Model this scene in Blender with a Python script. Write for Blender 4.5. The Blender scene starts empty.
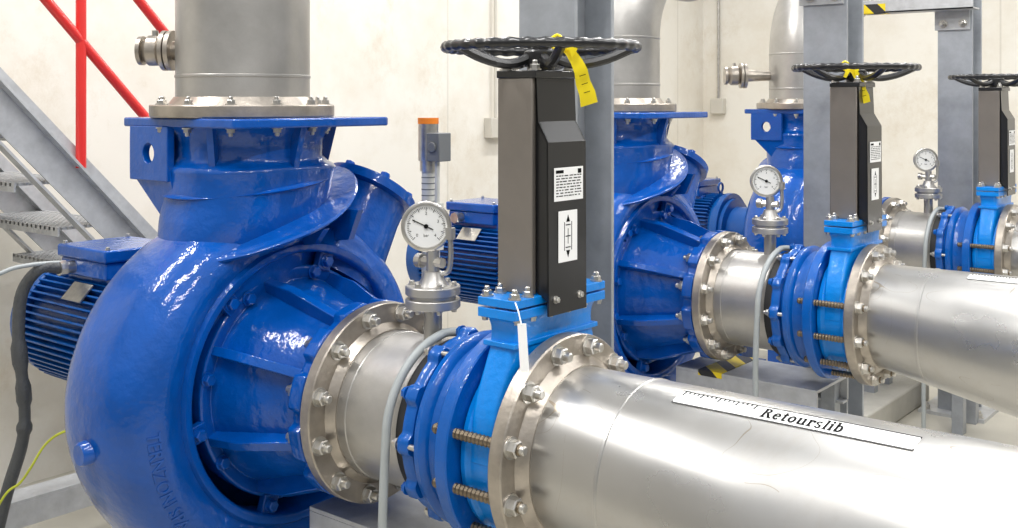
import bpy, bmesh, math, random
from mathutils import Vector, Matrix
random.seed(4)
sc = bpy.context.scene
COL = sc.collection
pi = math.pi
try:
    sc.view_settings.view_transform = 'Standard'
except Exception as e:
    print(e)
A = 0.82; H = 1.5; SP = 1.674
V = Vector
# ------------------------------------------------------------ materials
def mat(name, col, rough=0.4, metal=0.0, coat=0.0, var=0.0, vscale=8, bump=0.0, bscale=60, col2=None, stretch=None, spec=0.5, rvar=0.0, rscale=6, scratch=0.0, cbump=True, stain=0.0):
    m = bpy.data.materials.new(name); m.use_nodes = True
    nt = m.node_tree; b = nt.nodes['Principled BSDF']; L = nt.links.new
    b.inputs['Base Color'].default_value = (*col, 1)
    b.inputs['Roughness'].default_value = rough
    b.inputs['Metallic'].default_value = metal
    b.inputs['Coat Weight'].default_value = coat
    b.inputs['Coat Roughness'].default_value = 0.06
    b.inputs['Specular IOR Level'].default_value = spec
    tc = nt.nodes.new('ShaderNodeTexCoord'); mp = nt.nodes.new('ShaderNodeMapping')
    L(tc.outputs['Object'], mp.inputs['Vector'])
    if stretch: mp.inputs['Scale'].default_value = stretch
    colout = None
    if var > 0 or col2:
        n = nt.nodes.new('ShaderNodeTexNoise'); n.inputs['Scale'].default_value = vscale
        n.inputs['Detail'].default_value = 6; n.inputs['Roughness'].default_value = 0.6
        L(mp.outputs[0], n.inputs['Vector'])
        r = nt.nodes.new('ShaderNodeValToRGB')
        r.color_ramp.elements[0].position = 0.3; r.color_ramp.elements[1].position = 0.7
        c2 = col2 if col2 else tuple(c*(1-var) for c in col)
        r.color_ramp.elements[0].color = (*c2, 1); r.color_ramp.elements[1].color = (*col, 1)
        L(n.outputs['Fac'], r.inputs['Fac']); colout = r.outputs['Color']
    if stain > 0:
        n = nt.nodes.new('ShaderNodeTexNoise'); n.inputs['Scale'].default_value = 3.0; n.inputs['Detail'].default_value = 8; n.inputs['Roughness'].default_value = 0.75; n.inputs['Distortion'].default_value = 0.8
        mp2 = nt.nodes.new('ShaderNodeMapping'); mp2.inputs['Location'].default_value = (5, 2, 1); L(tc.outputs['Object'], mp2.inputs['Vector']); L(mp2.outputs[0], n.inputs['Vector'])
        mr0 = nt.nodes.new('ShaderNodeMapRange'); mr0.inputs[1].default_value = 0.56; mr0.inputs[2].default_value = 0.68; mr0.inputs[3].default_value = 0; mr0.inputs[4].default_value = stain
        L(n.outputs['Fac'], mr0.inputs[0])
        mx = nt.nodes.new('ShaderNodeMix'); mx.data_type = 'RGBA'; mx.inputs[7].default_value = (0.36, 0.30, 0.22, 1)
        L(mr0.outputs[0], mx.inputs[0]); L(colout, mx.inputs[6]); colout = mx.outputs[2]
    if scratch > 0:
        for rot, thr, scl in (((0.3, 0.5, 0.8), 0.0016, 3.5), ((1.1, 0.2, 2.0), 0.0012, 5.0)):
            wv = nt.nodes.new('ShaderNodeTexNoise'); wv.inputs['Scale'].default_value = scl; wv.inputs['Detail'].default_value = 1; wv.inputs['Distortion'].default_value = 0.5
            mp3 = nt.nodes.new('ShaderNodeMapping'); mp3.inputs['Rotation'].default_value = rot; mp3.inputs['Scale'].default_value = (1, 2.2, 1)
            L(tc.outputs['Object'], mp3.inputs['Vector']); L(mp3.outputs[0], wv.inputs['Vector'])
            s1 = nt.nodes.new('ShaderNodeMath'); s1.operation = 'SUBTRACT'; s1.inputs[1].default_value = 0.5; L(wv.outputs['Fac'], s1.inputs[0])
            s2 = nt.nodes.new('ShaderNodeMath'); s2.operation = 'ABSOLUTE'; L(s1.outputs[0], s2.inputs[0])
            s3 = nt.nodes.new('ShaderNodeMath'); s3.operation = 'LESS_THAN'; s3.inputs[1].default_value = thr; L(s2.outputs[0], s3.inputs[0])
            nm = nt.nodes.new('ShaderNodeTexNoise'); nm.inputs['Scale'].default_value = 4; L(mp3.outputs[0], nm.inputs['Vector'])
            s4 = nt.nodes.new('ShaderNodeMath'); s4.operation = 'GREATER_THAN'; s4.inputs[1].default_value = 0.55; L(nm.outputs['Fac'], s4.inputs[0])
            s5 = nt.nodes.new('ShaderNodeMath'); s5.operation = 'MULTIPLY'; L(s3.outputs[0], s5.inputs[0]); L(s4.outputs[0], s5.inputs[1])
            s6 = nt.nodes.new('ShaderNodeMath'); s6.operation = 'MULTIPLY'; s6.inputs[1].default_value = scratch; L(s5.outputs[0], s6.inputs[0])
            mx = nt.nodes.new('ShaderNodeMix'); mx.data_type = 'RGBA'; mx.inputs[7].default_value = (0.28, 0.22, 0.14, 1)
            L(s6.outputs[0], mx.inputs[0]); L(colout, mx.inputs[6]); colout = mx.outputs[2]
    if colout: L(colout, b.inputs['Base Color'])
    if rvar > 0:
        n4 = nt.nodes.new('ShaderNodeTexNoise'); n4.inputs['Scale'].default_value = rscale; n4.inputs['Detail'].default_value = 5
        L(mp.outputs[0], n4.inputs['Vector'])
        mr = nt.nodes.new('ShaderNodeMapRange'); mr.inputs[1].default_value = 0.3; mr.inputs[2].default_value = 0.7
        mr.inputs[3].default_value = rough-rvar; mr.inputs[4].default_value = rough+rvar
        L(n4.outputs['Fac'], mr.inputs[0]); L(mr.outputs[0], b.inputs['Roughness'])
    if bump > 0:
        n2 = nt.nodes.new('ShaderNodeTexNoise'); n2.inputs['Scale'].default_value = bscale
        n2.inputs['Detail'].default_value = 3
        L(mp.outputs[0], n2.inputs['Vector'])
        bp = nt.nodes.new('ShaderNodeBump'); bp.inputs['Strength'].default_value = bump; bp.inputs['Distance'].default_value = 0.01
        L(n2.outputs['Fac'], bp.inputs['Height']); L(bp.outputs['Normal'], b.inputs['Normal'])
        if coat and cbump: L(bp.outputs['Normal'], b.inputs['Coat Normal'])
    return m
BLUE = mat('blue_gloss_paint', (0.0, 0.092, 0.45), 0.30, coat=0.9, var=0.35, vscale=5, bump=0.28, bscale=34, spec=0.12)
BLUE2 = mat('blue_motor_paint', (0.0, 0.085, 0.35), 0.35, coat=0.3, var=0.2, bump=0.1, spec=0.3)
AZURE = mat('azure_epoxy_paint', (0.0, 0.25, 0.80), 0.33, coat=0.4, var=0.2, bump=0.2, bscale=60, spec=0.3)
ROYAL = mat('royal_epoxy_paint', (0.0, 0.105, 0.45), 0.33, coat=0.6, var=0.2, bump=0.14, spec=0.2)
STEEL = mat('stainless_pipe', (0.545, 0.535, 0.515), 0.30, metal=0.86, var=0.12, vscale=4, bump=0.03, bscale=12, rvar=0.05, rscale=5, scratch=0.6, stain=0.16)
STEELP = mat('stainless_pickled', (0.53, 0.515, 0.49), 0.38, metal=0.76, var=0.24, vscale=7, bump=0.05, bscale=50, rvar=0.06, stain=0.15)
FLG = mat('stainless_flange', (0.53, 0.475, 0.41), 0.34, metal=0.82, var=0.40, vscale=14, bump=0.10, rvar=0.08, stain=0.3)
BOLTM = mat('bolt_steel', (0.66, 0.64, 0.60), 0.28, metal=0.9, var=0.3, vscale=40)
BRASS = mat('threaded_stud_steel', (0.25, 0.20, 0.14), 0.42, metal=0.85, var=0.3, vscale=40)
GALV = mat('galvanised_steel', (0.58, 0.59, 0.60), 0.45, metal=0.3, var=0.26, vscale=18, bump=0.04)
GALVD = mat('galvanised_column', (0.44, 0.465, 0.50), 0.42, metal=0.4, var=0.32, vscale=9, bump=0.05)
BLACK = mat('black_paint', (0.010, 0.010, 0.011), 0.32, coat=0.35, var=0.2)
TAUPE = mat('taupe_shroud', (0.24, 0.215, 0.19), 0.36, metal=0.35, var=0.2, vscale=5)
RUBBER = mat('black_rubber', (0.02, 0.02, 0.02), 0.6, var=0.2)
SLEEVE = mat('dark_cable_sleeve', (0.09, 0.095, 0.10), 0.5, var=0.4, bump=0.3, bscale=120)
GREYH = mat('grey_hose', (0.42, 0.45, 0.45), 0.45, var=0.15)
PALE = mat('pale_tube', (0.62, 0.62, 0.58), 0.35, var=0.2, vscale=20)
WHITE = mat('white_label', (0.93, 0.93, 0.92), 0.5, var=0.03)
DIAL = mat('white_dial', (0.88, 0.88, 0.85), 0.4, var=0.03)
INK = mat('black_ink', (0.006, 0.006, 0.006), 0.7, var=0.1, spec=0.1)
YEL = mat('yellow_tag', (0.90, 0.72, 0.01), 0.4, var=0.08)
RED = mat('red_paint', (0.75, 0.03, 0.025), 0.35, coat=0.3, var=0.15)
ORANGE = mat('orange_plastic', (0.88, 0.24, 0.02), 0.4, var=0.1)
CREAM = mat('cream_plastic', (0.6, 0.57, 0.5), 0.5, var=0.1)
DGREY = mat('grey_plastic', (0.16, 0.17, 0.18), 0.5, var=0.15)
GREENY = mat('green_yellow_wire', (0.55, 0.6, 0.04), 0.45, var=0.2)
CONC = mat('concrete_plinth', (0.52, 0.50, 0.44), 0.75, var=0.25, vscale=5, bump=0.1)
def stripes(name):
    m = bpy.data.materials.new(name); m.use_nodes = True; nt = m.node_tree; b = nt.nodes['Principled BSDF']
    b.inputs['Roughness'].default_value = 0.45
    tc = nt.nodes.new('ShaderNodeTexCoord'); w = nt.nodes.new('ShaderNodeTexWave'); w.bands_direction = 'DIAGONAL'
    w.inputs['Scale'].default_value = 4.5
    r = nt.nodes.new('ShaderNodeValToRGB'); r.color_ramp.interpolation = 'CONSTANT'
    r.color_ramp.elements[0].color = (0.02, 0.02, 0.02, 1); r.color_ramp.elements[1].position = 0.42
    r.color_ramp.elements[1].color = (0.88, 0.66, 0.01, 1)
    nt.links.new(tc.outputs['Object'], w.inputs['Vector']); nt.links.new(w.outputs['Fac'], r.inputs['Fac'])
    nt.links.new(r.outputs['Color'], b.inputs['Base Color']); return m
HAZ = stripes('hazard_stripes')
def wallmat():
    m = bpy.data.materials.new('cast_concrete_wall'); m.use_nodes = True; nt = m.node_tree; b = nt.nodes['Principled BSDF']
    L = nt.links.new
    b.inputs['Roughness'].default_value = 0.8
    g = nt.nodes.new('ShaderNodeNewGeometry')
    n = nt.nodes.new('ShaderNodeTexNoise'); n.inputs['Scale'].default_value = 2.2; n.inputs['Detail'].default_value = 9; n.inputs['Roughness'].default_value = 0.68
    L(g.outputs['Position'], n.inputs['Vector'])
    r = nt.nodes.new('ShaderNodeValToRGB'); r.color_ramp.elements[0].position = 0.30; r.color_ramp.elements[1].position = 0.58
    r.color_ramp.elements[0].color = (0.71, 0.66, 0.565, 1); r.color_ramp.elements[1].color = (0.80, 0.77, 0.70, 1)
    L(n.outputs['Fac'], r.inputs['Fac'])
    n3 = nt.nodes.new('ShaderNodeTexNoise'); n3.inputs['Scale'].default_value = 1.6; n3.inputs['Detail'].default_value = 10; n3.inputs['Roughness'].default_value = 0.8
    mp = nt.nodes.new('ShaderNodeMapping'); mp.inputs['Location'].default_value = (3.3, 1.7, 0.4); mp.inputs['Scale'].default_value = (1, 1, 0.85)
    L(g.outputs['Position'], mp.inputs['Vector']); L(mp.outputs[0], n3.inputs['Vector'])
    r3 = nt.nodes.new('ShaderNodeValToRGB'); r3.color_ramp.elements[0].position = 0.30; r3.color_ramp.elements[1].position = 0.45
    r3.color_ramp.elements[0].color = (0.87, 0.83, 0.77, 1); r3.color_ramp.elements[1].color = (1, 1, 1, 1)
    L(n3.outputs['Fac'], r3.inputs['Fac'])
    mx = nt.nodes.new('ShaderNodeMix'); mx.data_type = 'RGBA'; mx.blend_type = 'MULTIPLY'; mx.inputs[0].default_value = 1
    L(r.outputs['Color'], mx.inputs[6]); L(r3.outputs['Color'], mx.inputs[7])
    sx = nt.nodes.new('ShaderNodeSeparateXYZ'); L(g.outputs['Position'], sx.inputs[0])
    ad = nt.nodes.new('ShaderNodeMath'); ad.operation = 'ADD'; L(sx.outputs['X'], ad.inputs[0]); L(sx.outputs['Y'], ad.inputs[1])
    md = nt.nodes.new('ShaderNodeMath'); md.operation = 'PINGPONG'; md.inputs[1].default_value = 1.3; L(ad.outputs[0], md.inputs[0])
    lt = nt.nodes.new('ShaderNodeMath'); lt.operation = 'LESS_THAN'; lt.inputs[1].default_value = 0.006; L(md.outputs[0], lt.inputs[0])
    sc_ = nt.nodes.new('ShaderNodeMath'); sc_.operation = 'MULTIPLY'; sc_.inputs[1].default_value = 0.35; L(lt.outputs[0], sc_.inputs[0])
    m2 = nt.nodes.new('ShaderNodeMix'); m2.data_type = 'RGBA'; m2.inputs[7].default_value = (0.45, 0.42, 0.35, 1)
    L(sc_.outputs[0], m2.inputs[0]); L(mx.outputs[2], m2.inputs[6]); L(m2.outputs[2], b.inputs['Base Color'])
    bp = nt.nodes.new('ShaderNodeBump'); bp.inputs['Strength'].default_value = 0.1; L(n3.outputs['Fac'], bp.inputs['Height']); L(bp.outputs[0], b.inputs['Normal'])
    return m
WALL = wallmat()
FLOOR = mat('coated_concrete_floor', (0.60, 0.57, 0.49), 0.4, var=0.2, vscale=2, bump=0.03)
# ------------------------------------------------------------ mesh builder
W = {}
def basis(ax):
    ax = V(ax).normalized()
    up = V((0, 0, 1)) if abs(ax.z) < 0.9 else V((0, 1, 0))
    u = up.cross(ax).normalized(); v = ax.cross(u).normalized()
    return ax, u, v
class MB:
    def __init__(s): s.v = []; s.f = []
    def add(s, vs, fs):
        o = len(s.v); s.v += [tuple(p) for p in vs]; s.f += [tuple(i+o for i in f) for f in fs]; return s
    def lathe(s, prof, o=(0, 0, 0), ax=(1, 0, 0), n=48, cap=True, closed=False, rf=None, ph=0):
        ax, u, v = basis(ax); o = V(o); vs = []; fs = []
        for (t, r) in prof:
            for i in range(n):
                a = 2*pi*i/n+ph; rr = r*(rf(a) if rf else 1)
                vs.append(o+ax*t+u*(rr*math.cos(a))+v*(rr*math.sin(a)))
        m = len(prof)
        for j in range(m-1 if not closed else m):
            for i in range(n):
                k = (i+1) % n; j2 = (j+1) % m
                fs.append((j*n+i, j*n+k, j2*n+k, j2*n+i))
        if cap and not closed:
            fs.append(tuple(range(n))[::-1]); fs.append(tuple((m-1)*n+i for i in range(n)))
        return s.add(vs, fs)
    def cyl(s, a, b, r, n=20, r2=None):
        a = V(a); b = V(b); d = b-a
        return s.lathe([(0, r), (d.length, r if r2 is None else r2)], a, d, n)
    def box(s, lo, hi):
        x0, y0, z0 = lo; x1, y1, z1 = hi
        return s.add([(x0,y0,z0),(x1,y0,z0),(x1,y1,z0),(x0,y1,z0),(x0,y0,z1),(x1,y0,z1),(x1,y1,z1),(x0,y1,z1)],
              [(0,3,2,1),(4,5,6,7),(0,1,5,4),(1,2,6,5),(2,3,7,6),(3,0,4,7)])
    def obox(s, c, u, v, w, su, sv, sw):
        c = V(c); u = V(u).normalized()*su/2; v = V(v).normalized()*sv/2; w = V(w).normalized()*sw/2
        P = [c+u*a+v*b+w*d for d in (-1,1) for (a,b) in ((-1,-1),(1,-1),(1,1),(-1,1))]
        return s.add(P, [(0,3,2,1),(4,5,6,7),(0,1,5,4),(1,2,6,5),(2,3,7,6),(3,0,4,7)])
    def prism(s, poly, off):
        n = len(poly); off = V(off); P = [V(p) for p in poly]
        return s.add(P+[p+off for p in P], [tuple(range(n))[::-1], tuple(range(n, 2*n))]+[(i,(i+1)%n,n+(i+1)%n,n+i) for i in range(n)])
    def holeplate(s, c, u, v, hu, hv, r, th, cut=0.0, n=32):
        c = V(c); u = V(u).normalized(); v = V(v).normalized(); w = u.cross(v)*th; vs = []
        for lay in (0, 1):
            for i in range(n):
                a = 2*pi*(i+0.5)/n; ca, sa = math.cos(a), math.sin(a)
                k = min(hu/max(1e-6, abs(ca)), hv/max(1e-6, abs(sa)))
                if sa < 0 and cut: k = min(k, (hu+hv-cut)/(abs(ca)+abs(sa)))
                vs.append(c+u*ca*k+v*sa*k+w*lay)
            for i in range(n):
                a = 2*pi*(i+0.5)/n; vs.append(c+u*math.cos(a)*r+v*math.sin(a)*r+w*lay)
        fs = []
        for i in range(n):
            j = (i+1) % n
            fs += [(i, j, n+j, n+i), (2*n+i, 3*n+i, 3*n+j, 2*n+j), (i, 2*n+i, 2*n+j, j), (n+i, n+j, 3*n+j, 3*n+i)]
        return s.add(vs, fs)
    def sweep(s, pts, r, n=12, closed=False, sub=0, rfun=None):
        P = [V(p) for p in pts]
        if sub:
            Q = []; m = len(P)
            for i in range(m if closed else m-1):
                p0 = P[i-1] if (i > 0 or closed) else P[0]; p1 = P[i]; p2 = P[(i+1) % m]
                p3 = P[(i+2) % m] if (closed or i+2 < m) else P[-1]
                for k in range(sub):
                    t = k/sub
                    Q.append(0.5*((2*p1)+(p2-p0)*t+(2*p0-5*p1+4*p2-p3)*t*t+(3*p1-p0-3*p2+p3)*t**3))
            if not closed: Q.append(P[-1])
            P = Q
        m = len(P); vs = []; fs = []; pu = None
        for i in range(m):
            if closed: d = P[(i+1) % m]-P[i-1]
            else: d = P[min(i+1, m-1)]-P[max(i-1, 0)]
            d.normalize()
            if pu is None: _, pu, _ = basis(d)
            u = (pu-d*pu.dot(d)).normalized(); pu = u; v = d.cross(u)
            rr = rfun(i/m) if rfun else r
            for k in range(n):
                a = 2*pi*k/n; vs.append(P[i]+u*rr*math.cos(a)+v*rr*math.sin(a))
        for i in range(m if closed else m-1):
            j = (i+1) % m
            for k in range(n):
                l = (k+1) % n; fs.append((i*n+k, i*n+l, j*n+l, j*n+k))
        if not closed:
            fs.append(tuple(range(n))[::-1]); fs.append(tuple((m-1)*n+k for k in range(n)))
        return s.add(vs, fs)
    def text(s, txt, size, f, align='CENTER', ext=0.0, bold=0.0, shear=0.0):
        cu = bpy.data.curves.new('t', 'FONT'); cu.body = txt; cu.size = size; cu.align_x = align; cu.align_y = 'CENTER'
        cu.extrude = ext; cu.offset = bold; cu.resolution_u = 3; cu.shear = shear
        ob = bpy.data.objects.new('t', cu); COL.objects.link(ob)
        dg = bpy.context.evaluated_depsgraph_get(); me = ob.evaluated_get(dg).to_mesh()
        vs = [f(p.co) for p in me.vertices]; fs = [tuple(q.vertices) for q in me.polygons]
        ob.evaluated_get(dg).to_mesh_clear(); bpy.data.objects.remove(ob); bpy.data.curves.remove(cu)
        return s.add(vs, fs)
    def obj(s, name, m, parent=None, origin=None, bevel=0, ang=38, label=None, cat=None, kind=None, group=None, flat=False, recalc=True):
        xs = [p[0] for p in s.v]; ys = [p[1] for p in s.v]; zs = [p[2] for p in s.v]
        o = V(origin) if origin else V(((min(xs)+max(xs))/2, (min(ys)+max(ys))/2, min(zs)))
        me = bpy.data.meshes.new(name); me.from_pydata([(V(p)-o)[:] for p in s.v], [], s.f); me.update()
        if recalc:
            bm = bmesh.new(); bm.from_mesh(me); bmesh.ops.recalc_face_normals(bm, faces=bm.faces); bm.to_mesh(me); bm.free()
        if not flat:
            me.shade_smooth(); me.set_sharp_from_angle(angle=math.radians(ang))
        me.materials.append(m)
        ob = bpy.data.objects.new(name, me); COL.objects.link(ob)
        if bevel:
            b = ob.modifiers.new('b', 'BEVEL'); b.width = bevel; b.segments = 2; b.limit_method = 'ANGLE'; b.angle_limit = math.radians(40)
        place(ob, o, parent); tag(ob, label, cat, kind, group); return ob
def tag(ob, label=None, cat=None, kind=None, group=None):
    if label: ob['label'] = label
    if cat: ob['category'] = cat
    if kind: ob['kind'] = kind
    if group: ob['group'] = group
def place(ob, o, parent):
    W[ob.name] = V(o)
    if parent:
        ob.parent = parent; ob.location = V(o)-W[parent.name]
    else: ob.location = V(o)
def empty(name, o, label, cat, group=None):
    e = bpy.data.objects.new(name, None); e.empty_display_size = 0.1; COL.objects.link(e); place(e, o, None); tag(e, label, cat, None, group); return e
def dup(top, dy, **kw):
    n = top.copy(); n.location.y += dy; COL.objects.link(n)
    for k, v_ in kw.items(): n[k] = v_
    def rec(src, dst):
        for c in src.children:
            q = c.copy(); q.parent = dst; q.matrix_parent_inverse = c.matrix_parent_inverse.copy(); COL.objects.link(q); rec(c, q)
    rec(top, n); return n
def boltmesh(name, r, h, m, thread=0.012):
    b = MB()
    b.lathe([(0, r*1.25), (0.003, r*1.25)], n=20)
    b.lathe([(0.003, r), (0.003+h*0.85, r), (0.003+h, r*0.85)], n=6)
    if thread: b.lathe([(0.003+h, r*0.55), (0.003+h+thread, r*0.55), (0.003+h+thread+0.002, r*0.4)], n=12)
    me = bpy.data.meshes.new(name); me.from_pydata(b.v, [], b.f); me.shade_smooth(); me.set_sharp_from_angle(angle=math.radians(35)); me.materials.append(m); return me
BM_BIG = boltmesh('bolt', 0.0165, 0.017, BOLTM)
BM_SM = boltmesh('bolt', 0.010, 0.009, BOLTM, 0.006)
BM_BLUE = boltmesh('bolt', 0.014, 0.013, BLUE, 0.0)
BM_ROY = boltmesh('bolt', 0.011, 0.010, ROYAL, 0.0)
BM_TINY = boltmesh('bolt', 0.006, 0.006, BOLTM, 0.0)
def bolt(me, p, ax, parent, name='bolt'):
    ob = bpy.data.objects.new(name, me); COL.objects.link(ob)
    ob.rotation_euler = V((1, 0, 0)).rotation_difference(V(ax)).to_euler()
    place(ob, p, parent)
def boltcircle(me, c, ax, R, n, parent, ph=0, name='bolt'):
    ax_, u, v = basis(ax); c = V(c)
    for i in range(n):
        a = 2*pi*(i+0.5)/n+ph; bolt(me, c+u*R*math.cos(a)+v*R*math.sin(a), ax, parent, name)
def sup(c, hx, hy, z, e, n=64):
    out = []
    for i in range(n):
        a = 2*pi*i/n; ca = math.cos(a); sa = math.sin(a)
        out.append((c[0]+hx*math.copysign(abs(ca)**e, ca), c[1]+hy*math.copysign(abs(sa)**e, sa), z))
    return out
def loft(mb, secs):
    n = len(secs[0]); vs = [p for s_ in secs for p in s_]; fs = []
    for j in range(len(secs)-1):
        for i in range(n):
            k = (i+1) % n; fs.append((j*n+i, j*n+k, (j+1)*n+k, (j+1)*n+i))
    fs.append(tuple(range(n))[::-1]); fs.append(tuple((len(secs)-1)*n+i for i in range(n)))
    mb.add(vs, fs)
def crs(tab, n):
    out = []
    m = len(tab)
    for i in range(m-1):
        p0 = tab[max(i-1, 0)]; p1 = tab[i]; p2 = tab[i+1]; p3 = tab[min(i+2, m-1)]
        for k in range(n):
            t = k/n
            out.append(tuple(0.5*((2*b)+(c-a)*t+(2*a-5*b+4*c-d)*t*t+(3*b-a-3*c+d)*t**3) for a, b, c, d in zip(p0, p1, p2, p3)))
    out.append(tab[-1]); return out
# ============================================================ PUMP
PX = -0.87
R0 = 0.312
def VR(a):
    d = math.degrees(a) % 360
    t = (d-25) % 360
    if t <= 235: return 0.41+0.085*(t/235)
    u = (t-235)/125; u = u*u*(3-2*u)
    return 0.495*(1-u)+0.41*u
def VW(a): return 0.13+0.04*(VR(a)-0.4)/0.09
def volx(a, r):
    Ra = VR(a); q = min(1, max(0.0, (r-R0-0.02)/(Ra-R0-0.02))); st = q**(1/0.75); ct = math.sqrt(max(0, 1-st*st))
    return PX+VW(a)*ct**0.8
def build_pump():
    P = empty('centrifugal_pump', (PX, 0, 0.12), 'glossy blue cast-iron volute pump on a concrete plinth', 'pump', 'blue volute pumps')
    na = 120; npf = 30; mb = MB(); vs = []; fs = []
    for i in range(na):
        a = 2*pi*i/na; Ra = VR(a); w = VW(a)
        prof = [(-0.82, R0), (-0.728, R0), (-0.722, R0+0.006), (-0.722, R0+0.02), (-0.732, R0+0.026)]
        for k in range(npf):
            t = 0.22+(pi-0.34)*k/(npf-1)
            ct = math.cos(t); st = math.sin(t)
            prof.append((PX+w*math.copysign(abs(ct)**0.8, ct), (R0+0.02)+(Ra-R0-0.02)*abs(st)**0.75))
        prof += [(PX-w, R0), (PX-w, 0.12)]
        for (x, r) in prof: vs.append((x, r*math.sin(a), A+r*math.cos(a)))
    m = len(prof)
    for i in range(na):
        j = (i+1) % na
        for k in range(m-1): fs.append((i*m+k, j*m+k, j*m+k+1, i*m+k+1))
    mb.add(vs, fs)
    tab = [(0.05, -0.11, 0.10, 0.22, .9), (0.2, -0.10, 0.115, 0.225, .9), (0.28, -0.09, 0.13, 0.212, .9), (0.34, -0.075, 0.148, 0.207, .88), (0.39, -0.065, 0.162, 0.205, .85), (0.44, -0.055, 0.170, 0.202, .82), (0.49, -0.05, 0.175, 0.202, .78), (0.515, -0.048, 0.178, 0.205, .75)]
    secs = [sup((PX, cy), hx, hy, A+z, e) for (z, cy, hx, hy, e) in crs(tab, 4)]
    for z, k in ((0.522, 0.99), (0.527, 0.96), (0.530, 0.93)): secs.append(sup((PX, -0.048), 0.178*k, 0.205*k, A+z, .8))
    for z, hx, hy in ((0.545, 0.162, 0.180), (0.58, 0.164, 0.18), (0.60, 0.172, 0.187), (0.62, 0.190, 0.204)): secs.append(sup((PX, -0.048), hx, hy, A+z, .9))
    loft(mb, secs)
    for k in range(0, 12, 2):
        a = 2*pi*k/12; ca, sa = math.cos(a), math.sin(a)
        t = V((-sa, ca, 0))*0.008; c0 = V((PX, -0.048, 0))
        mb.prism([c0+V((0.150*ca, 0.165*sa, A+0.62))-t, c0+V((0.205*ca, 0.222*sa, A+0.62))-t, c0+V((0.176*ca, 0.20*sa, A+0.52))-t, c0+V((0.150*ca, 0.165*sa, A+0.52))-t], t*2)
    def lp(rx, ry, dz):
        out = []
        for i in range(72):
            a = 2*pi*i/72; y = -0.03+ry*math.cos(a); x = PX+rx*math.sin(a)
            out.append((x, y, A+0.375+0.28*(y+0.04)+0.9*max(0, y)**2+dz))
        return out
    loft(mb, [lp(0.15, 0.19, -0.018), lp(0.195, 0.230, -0.008), lp(0.228, 0.262, -0.006), lp(0.232, 0.267, 0.0), lp(0.228, 0.262, 0.006), lp(0.195, 0.230, 0.008), lp(0.15, 0.19, 0.025)])
    # second, higher ridge
    def lp2(rx, ry, dz):
        out = []
        for i in range(64):
            a = 2*pi*i/64; y = -0.05+ry*math.cos(a); x = PX+rx*math.sin(a)
            out.append((x, y, A+0.475+0.10*(y+0.05)+dz))
        return out
    loft(mb, [lp2(0.15, 0.18, -0.008), lp2(0.178, 0.206, -0.006), lp2(0.188, 0.216, 0.0), lp2(0.178, 0.206, 0.006), lp2(0.15, 0.18, 0.008)])
    mb.prism([(-1.06, -0.240, 1.33), (-0.90, -0.240, 1.33), (-0.88, -0.225, 1.23), (-0.96, -0.225, 1.23)], (0, -0.018, 0))
    for y, zl in ((-0.14, 0.345), (0.0, 0.375), (0.11, 0.41)):
        mb.prism([(-0.65, y, A+zl), (-0.685, y, A+0.335), (-0.80, y, A+0.32), (-0.80, y, A+zl)], (0, 0.018, 0))
    mb.box((PX-0.13, -0.2, 0.12), (PX+0.10, -0.14, A-0.3)); mb.box((PX-0.13, 0.14, 0.12), (PX+0.10, 0.2, A-0.3)); mb.box((PX-0.16, -0.26, 0.12), (PX+0.13, 0.26, 0.15))
    mb.lathe([(0.40, .03), (0.505, .026), (0.51, .022)], (PX+0.02, 0, A-0.05), (0, -1, -0.05), 20)
    mb.obj('volute_casing', BLUE, P, ang=50)
    t = MB(); rl = 0.420; a0 = math.radians(250)
    def f(p):
        a = a0-p.x/rl; r = rl-p.y; return V((volx(a, r)-0.0002+p.z, r*math.sin(a), A+r*math.cos(a)))
    t.text('TERNZONI SPA', 0.036, f, ext=0.003, bold=0.0005)
    t.obj('cast_lettering', BLUE, P)
    d = V((0.0, 0.57, 0.82)).normalized(); o = V((PX, 0, A))
    pm = MB().lathe([(0.25, 0.135), (0.36, 0.122), (0.46, 0.112), (0.505, 0.112), (0.51, 0.132), (0.535, 0.132), (0.54, 0.12), (0.552, 0.05)], o+V((0, 0.06, 0)), d, 40)
    ip = pm.obj('inspection_port', BLUE, P)
    boltcircle(BM_BLUE, o+V((0, 0.06, 0))+d*0.537, d, 0.105, 6, ip)
    mb = MB(); poly = []
    for (sx, sy) in ((1,1),(-1,1),(-1,-1),(1,-1)):
        for k in range(5):
            b = math.atan2(sy, sx)-pi/4+pi/2*k/4
            ry = 0.232 if sy > 0 else 0.20
            poly.append((PX+sx*0.212+0.02*math.cos(b), -0.04+sy*ry+0.02*math.sin(b), 1.438))
    mb.prism(poly, (0, 0, 0.022))
    dp = mb.obj('discharge_flange', BLUE, P, bevel=0.004)
    for i in range(12):
        a = 2*pi*(i+.5)/12
        bolt(BM_SM, (-0.88+0.203*math.cos(a), -0.06+0.203*math.sin(a), 1.438), (0, 0, -1), dp)
    MB().holeplate((-0.98, -0.242, 1.375), (1, 0, 0), (0, 0, 1), 0.08, 0.065, 0.024, 0.020).obj('lifting_lug', BLUE, P, bevel=0.002)
    MB().holeplate((-0.98, 0.20, 1.375), (1, 0, 0), (0, 0, 1), 0.08, 0.065, 0.024, 0.018).obj('lifting_lug', BLUE, P, bevel=0.002)
    # suction cover
    mb = MB()
    mb.lathe([(-0.82, 0.272), (-0.775, 0.277), (-0.752, 0.277), (-0.748, 0.272), (-0.750, 0.255), (-0.755, 0.245), (-0.70, 0.228), (-0.60, 0.198), (-0.54, 0.182), (-0.478, 0.180), (-0.478, 0.16), (-0.82, 0.15)], (0, 0, A), (1, 0, 0), 72, closed=True)
    def notch(a):
        c = math.cos(a*12+pi); return 1-0.075*(1/(1+math.exp(-(c-0.55)*14)))
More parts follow.
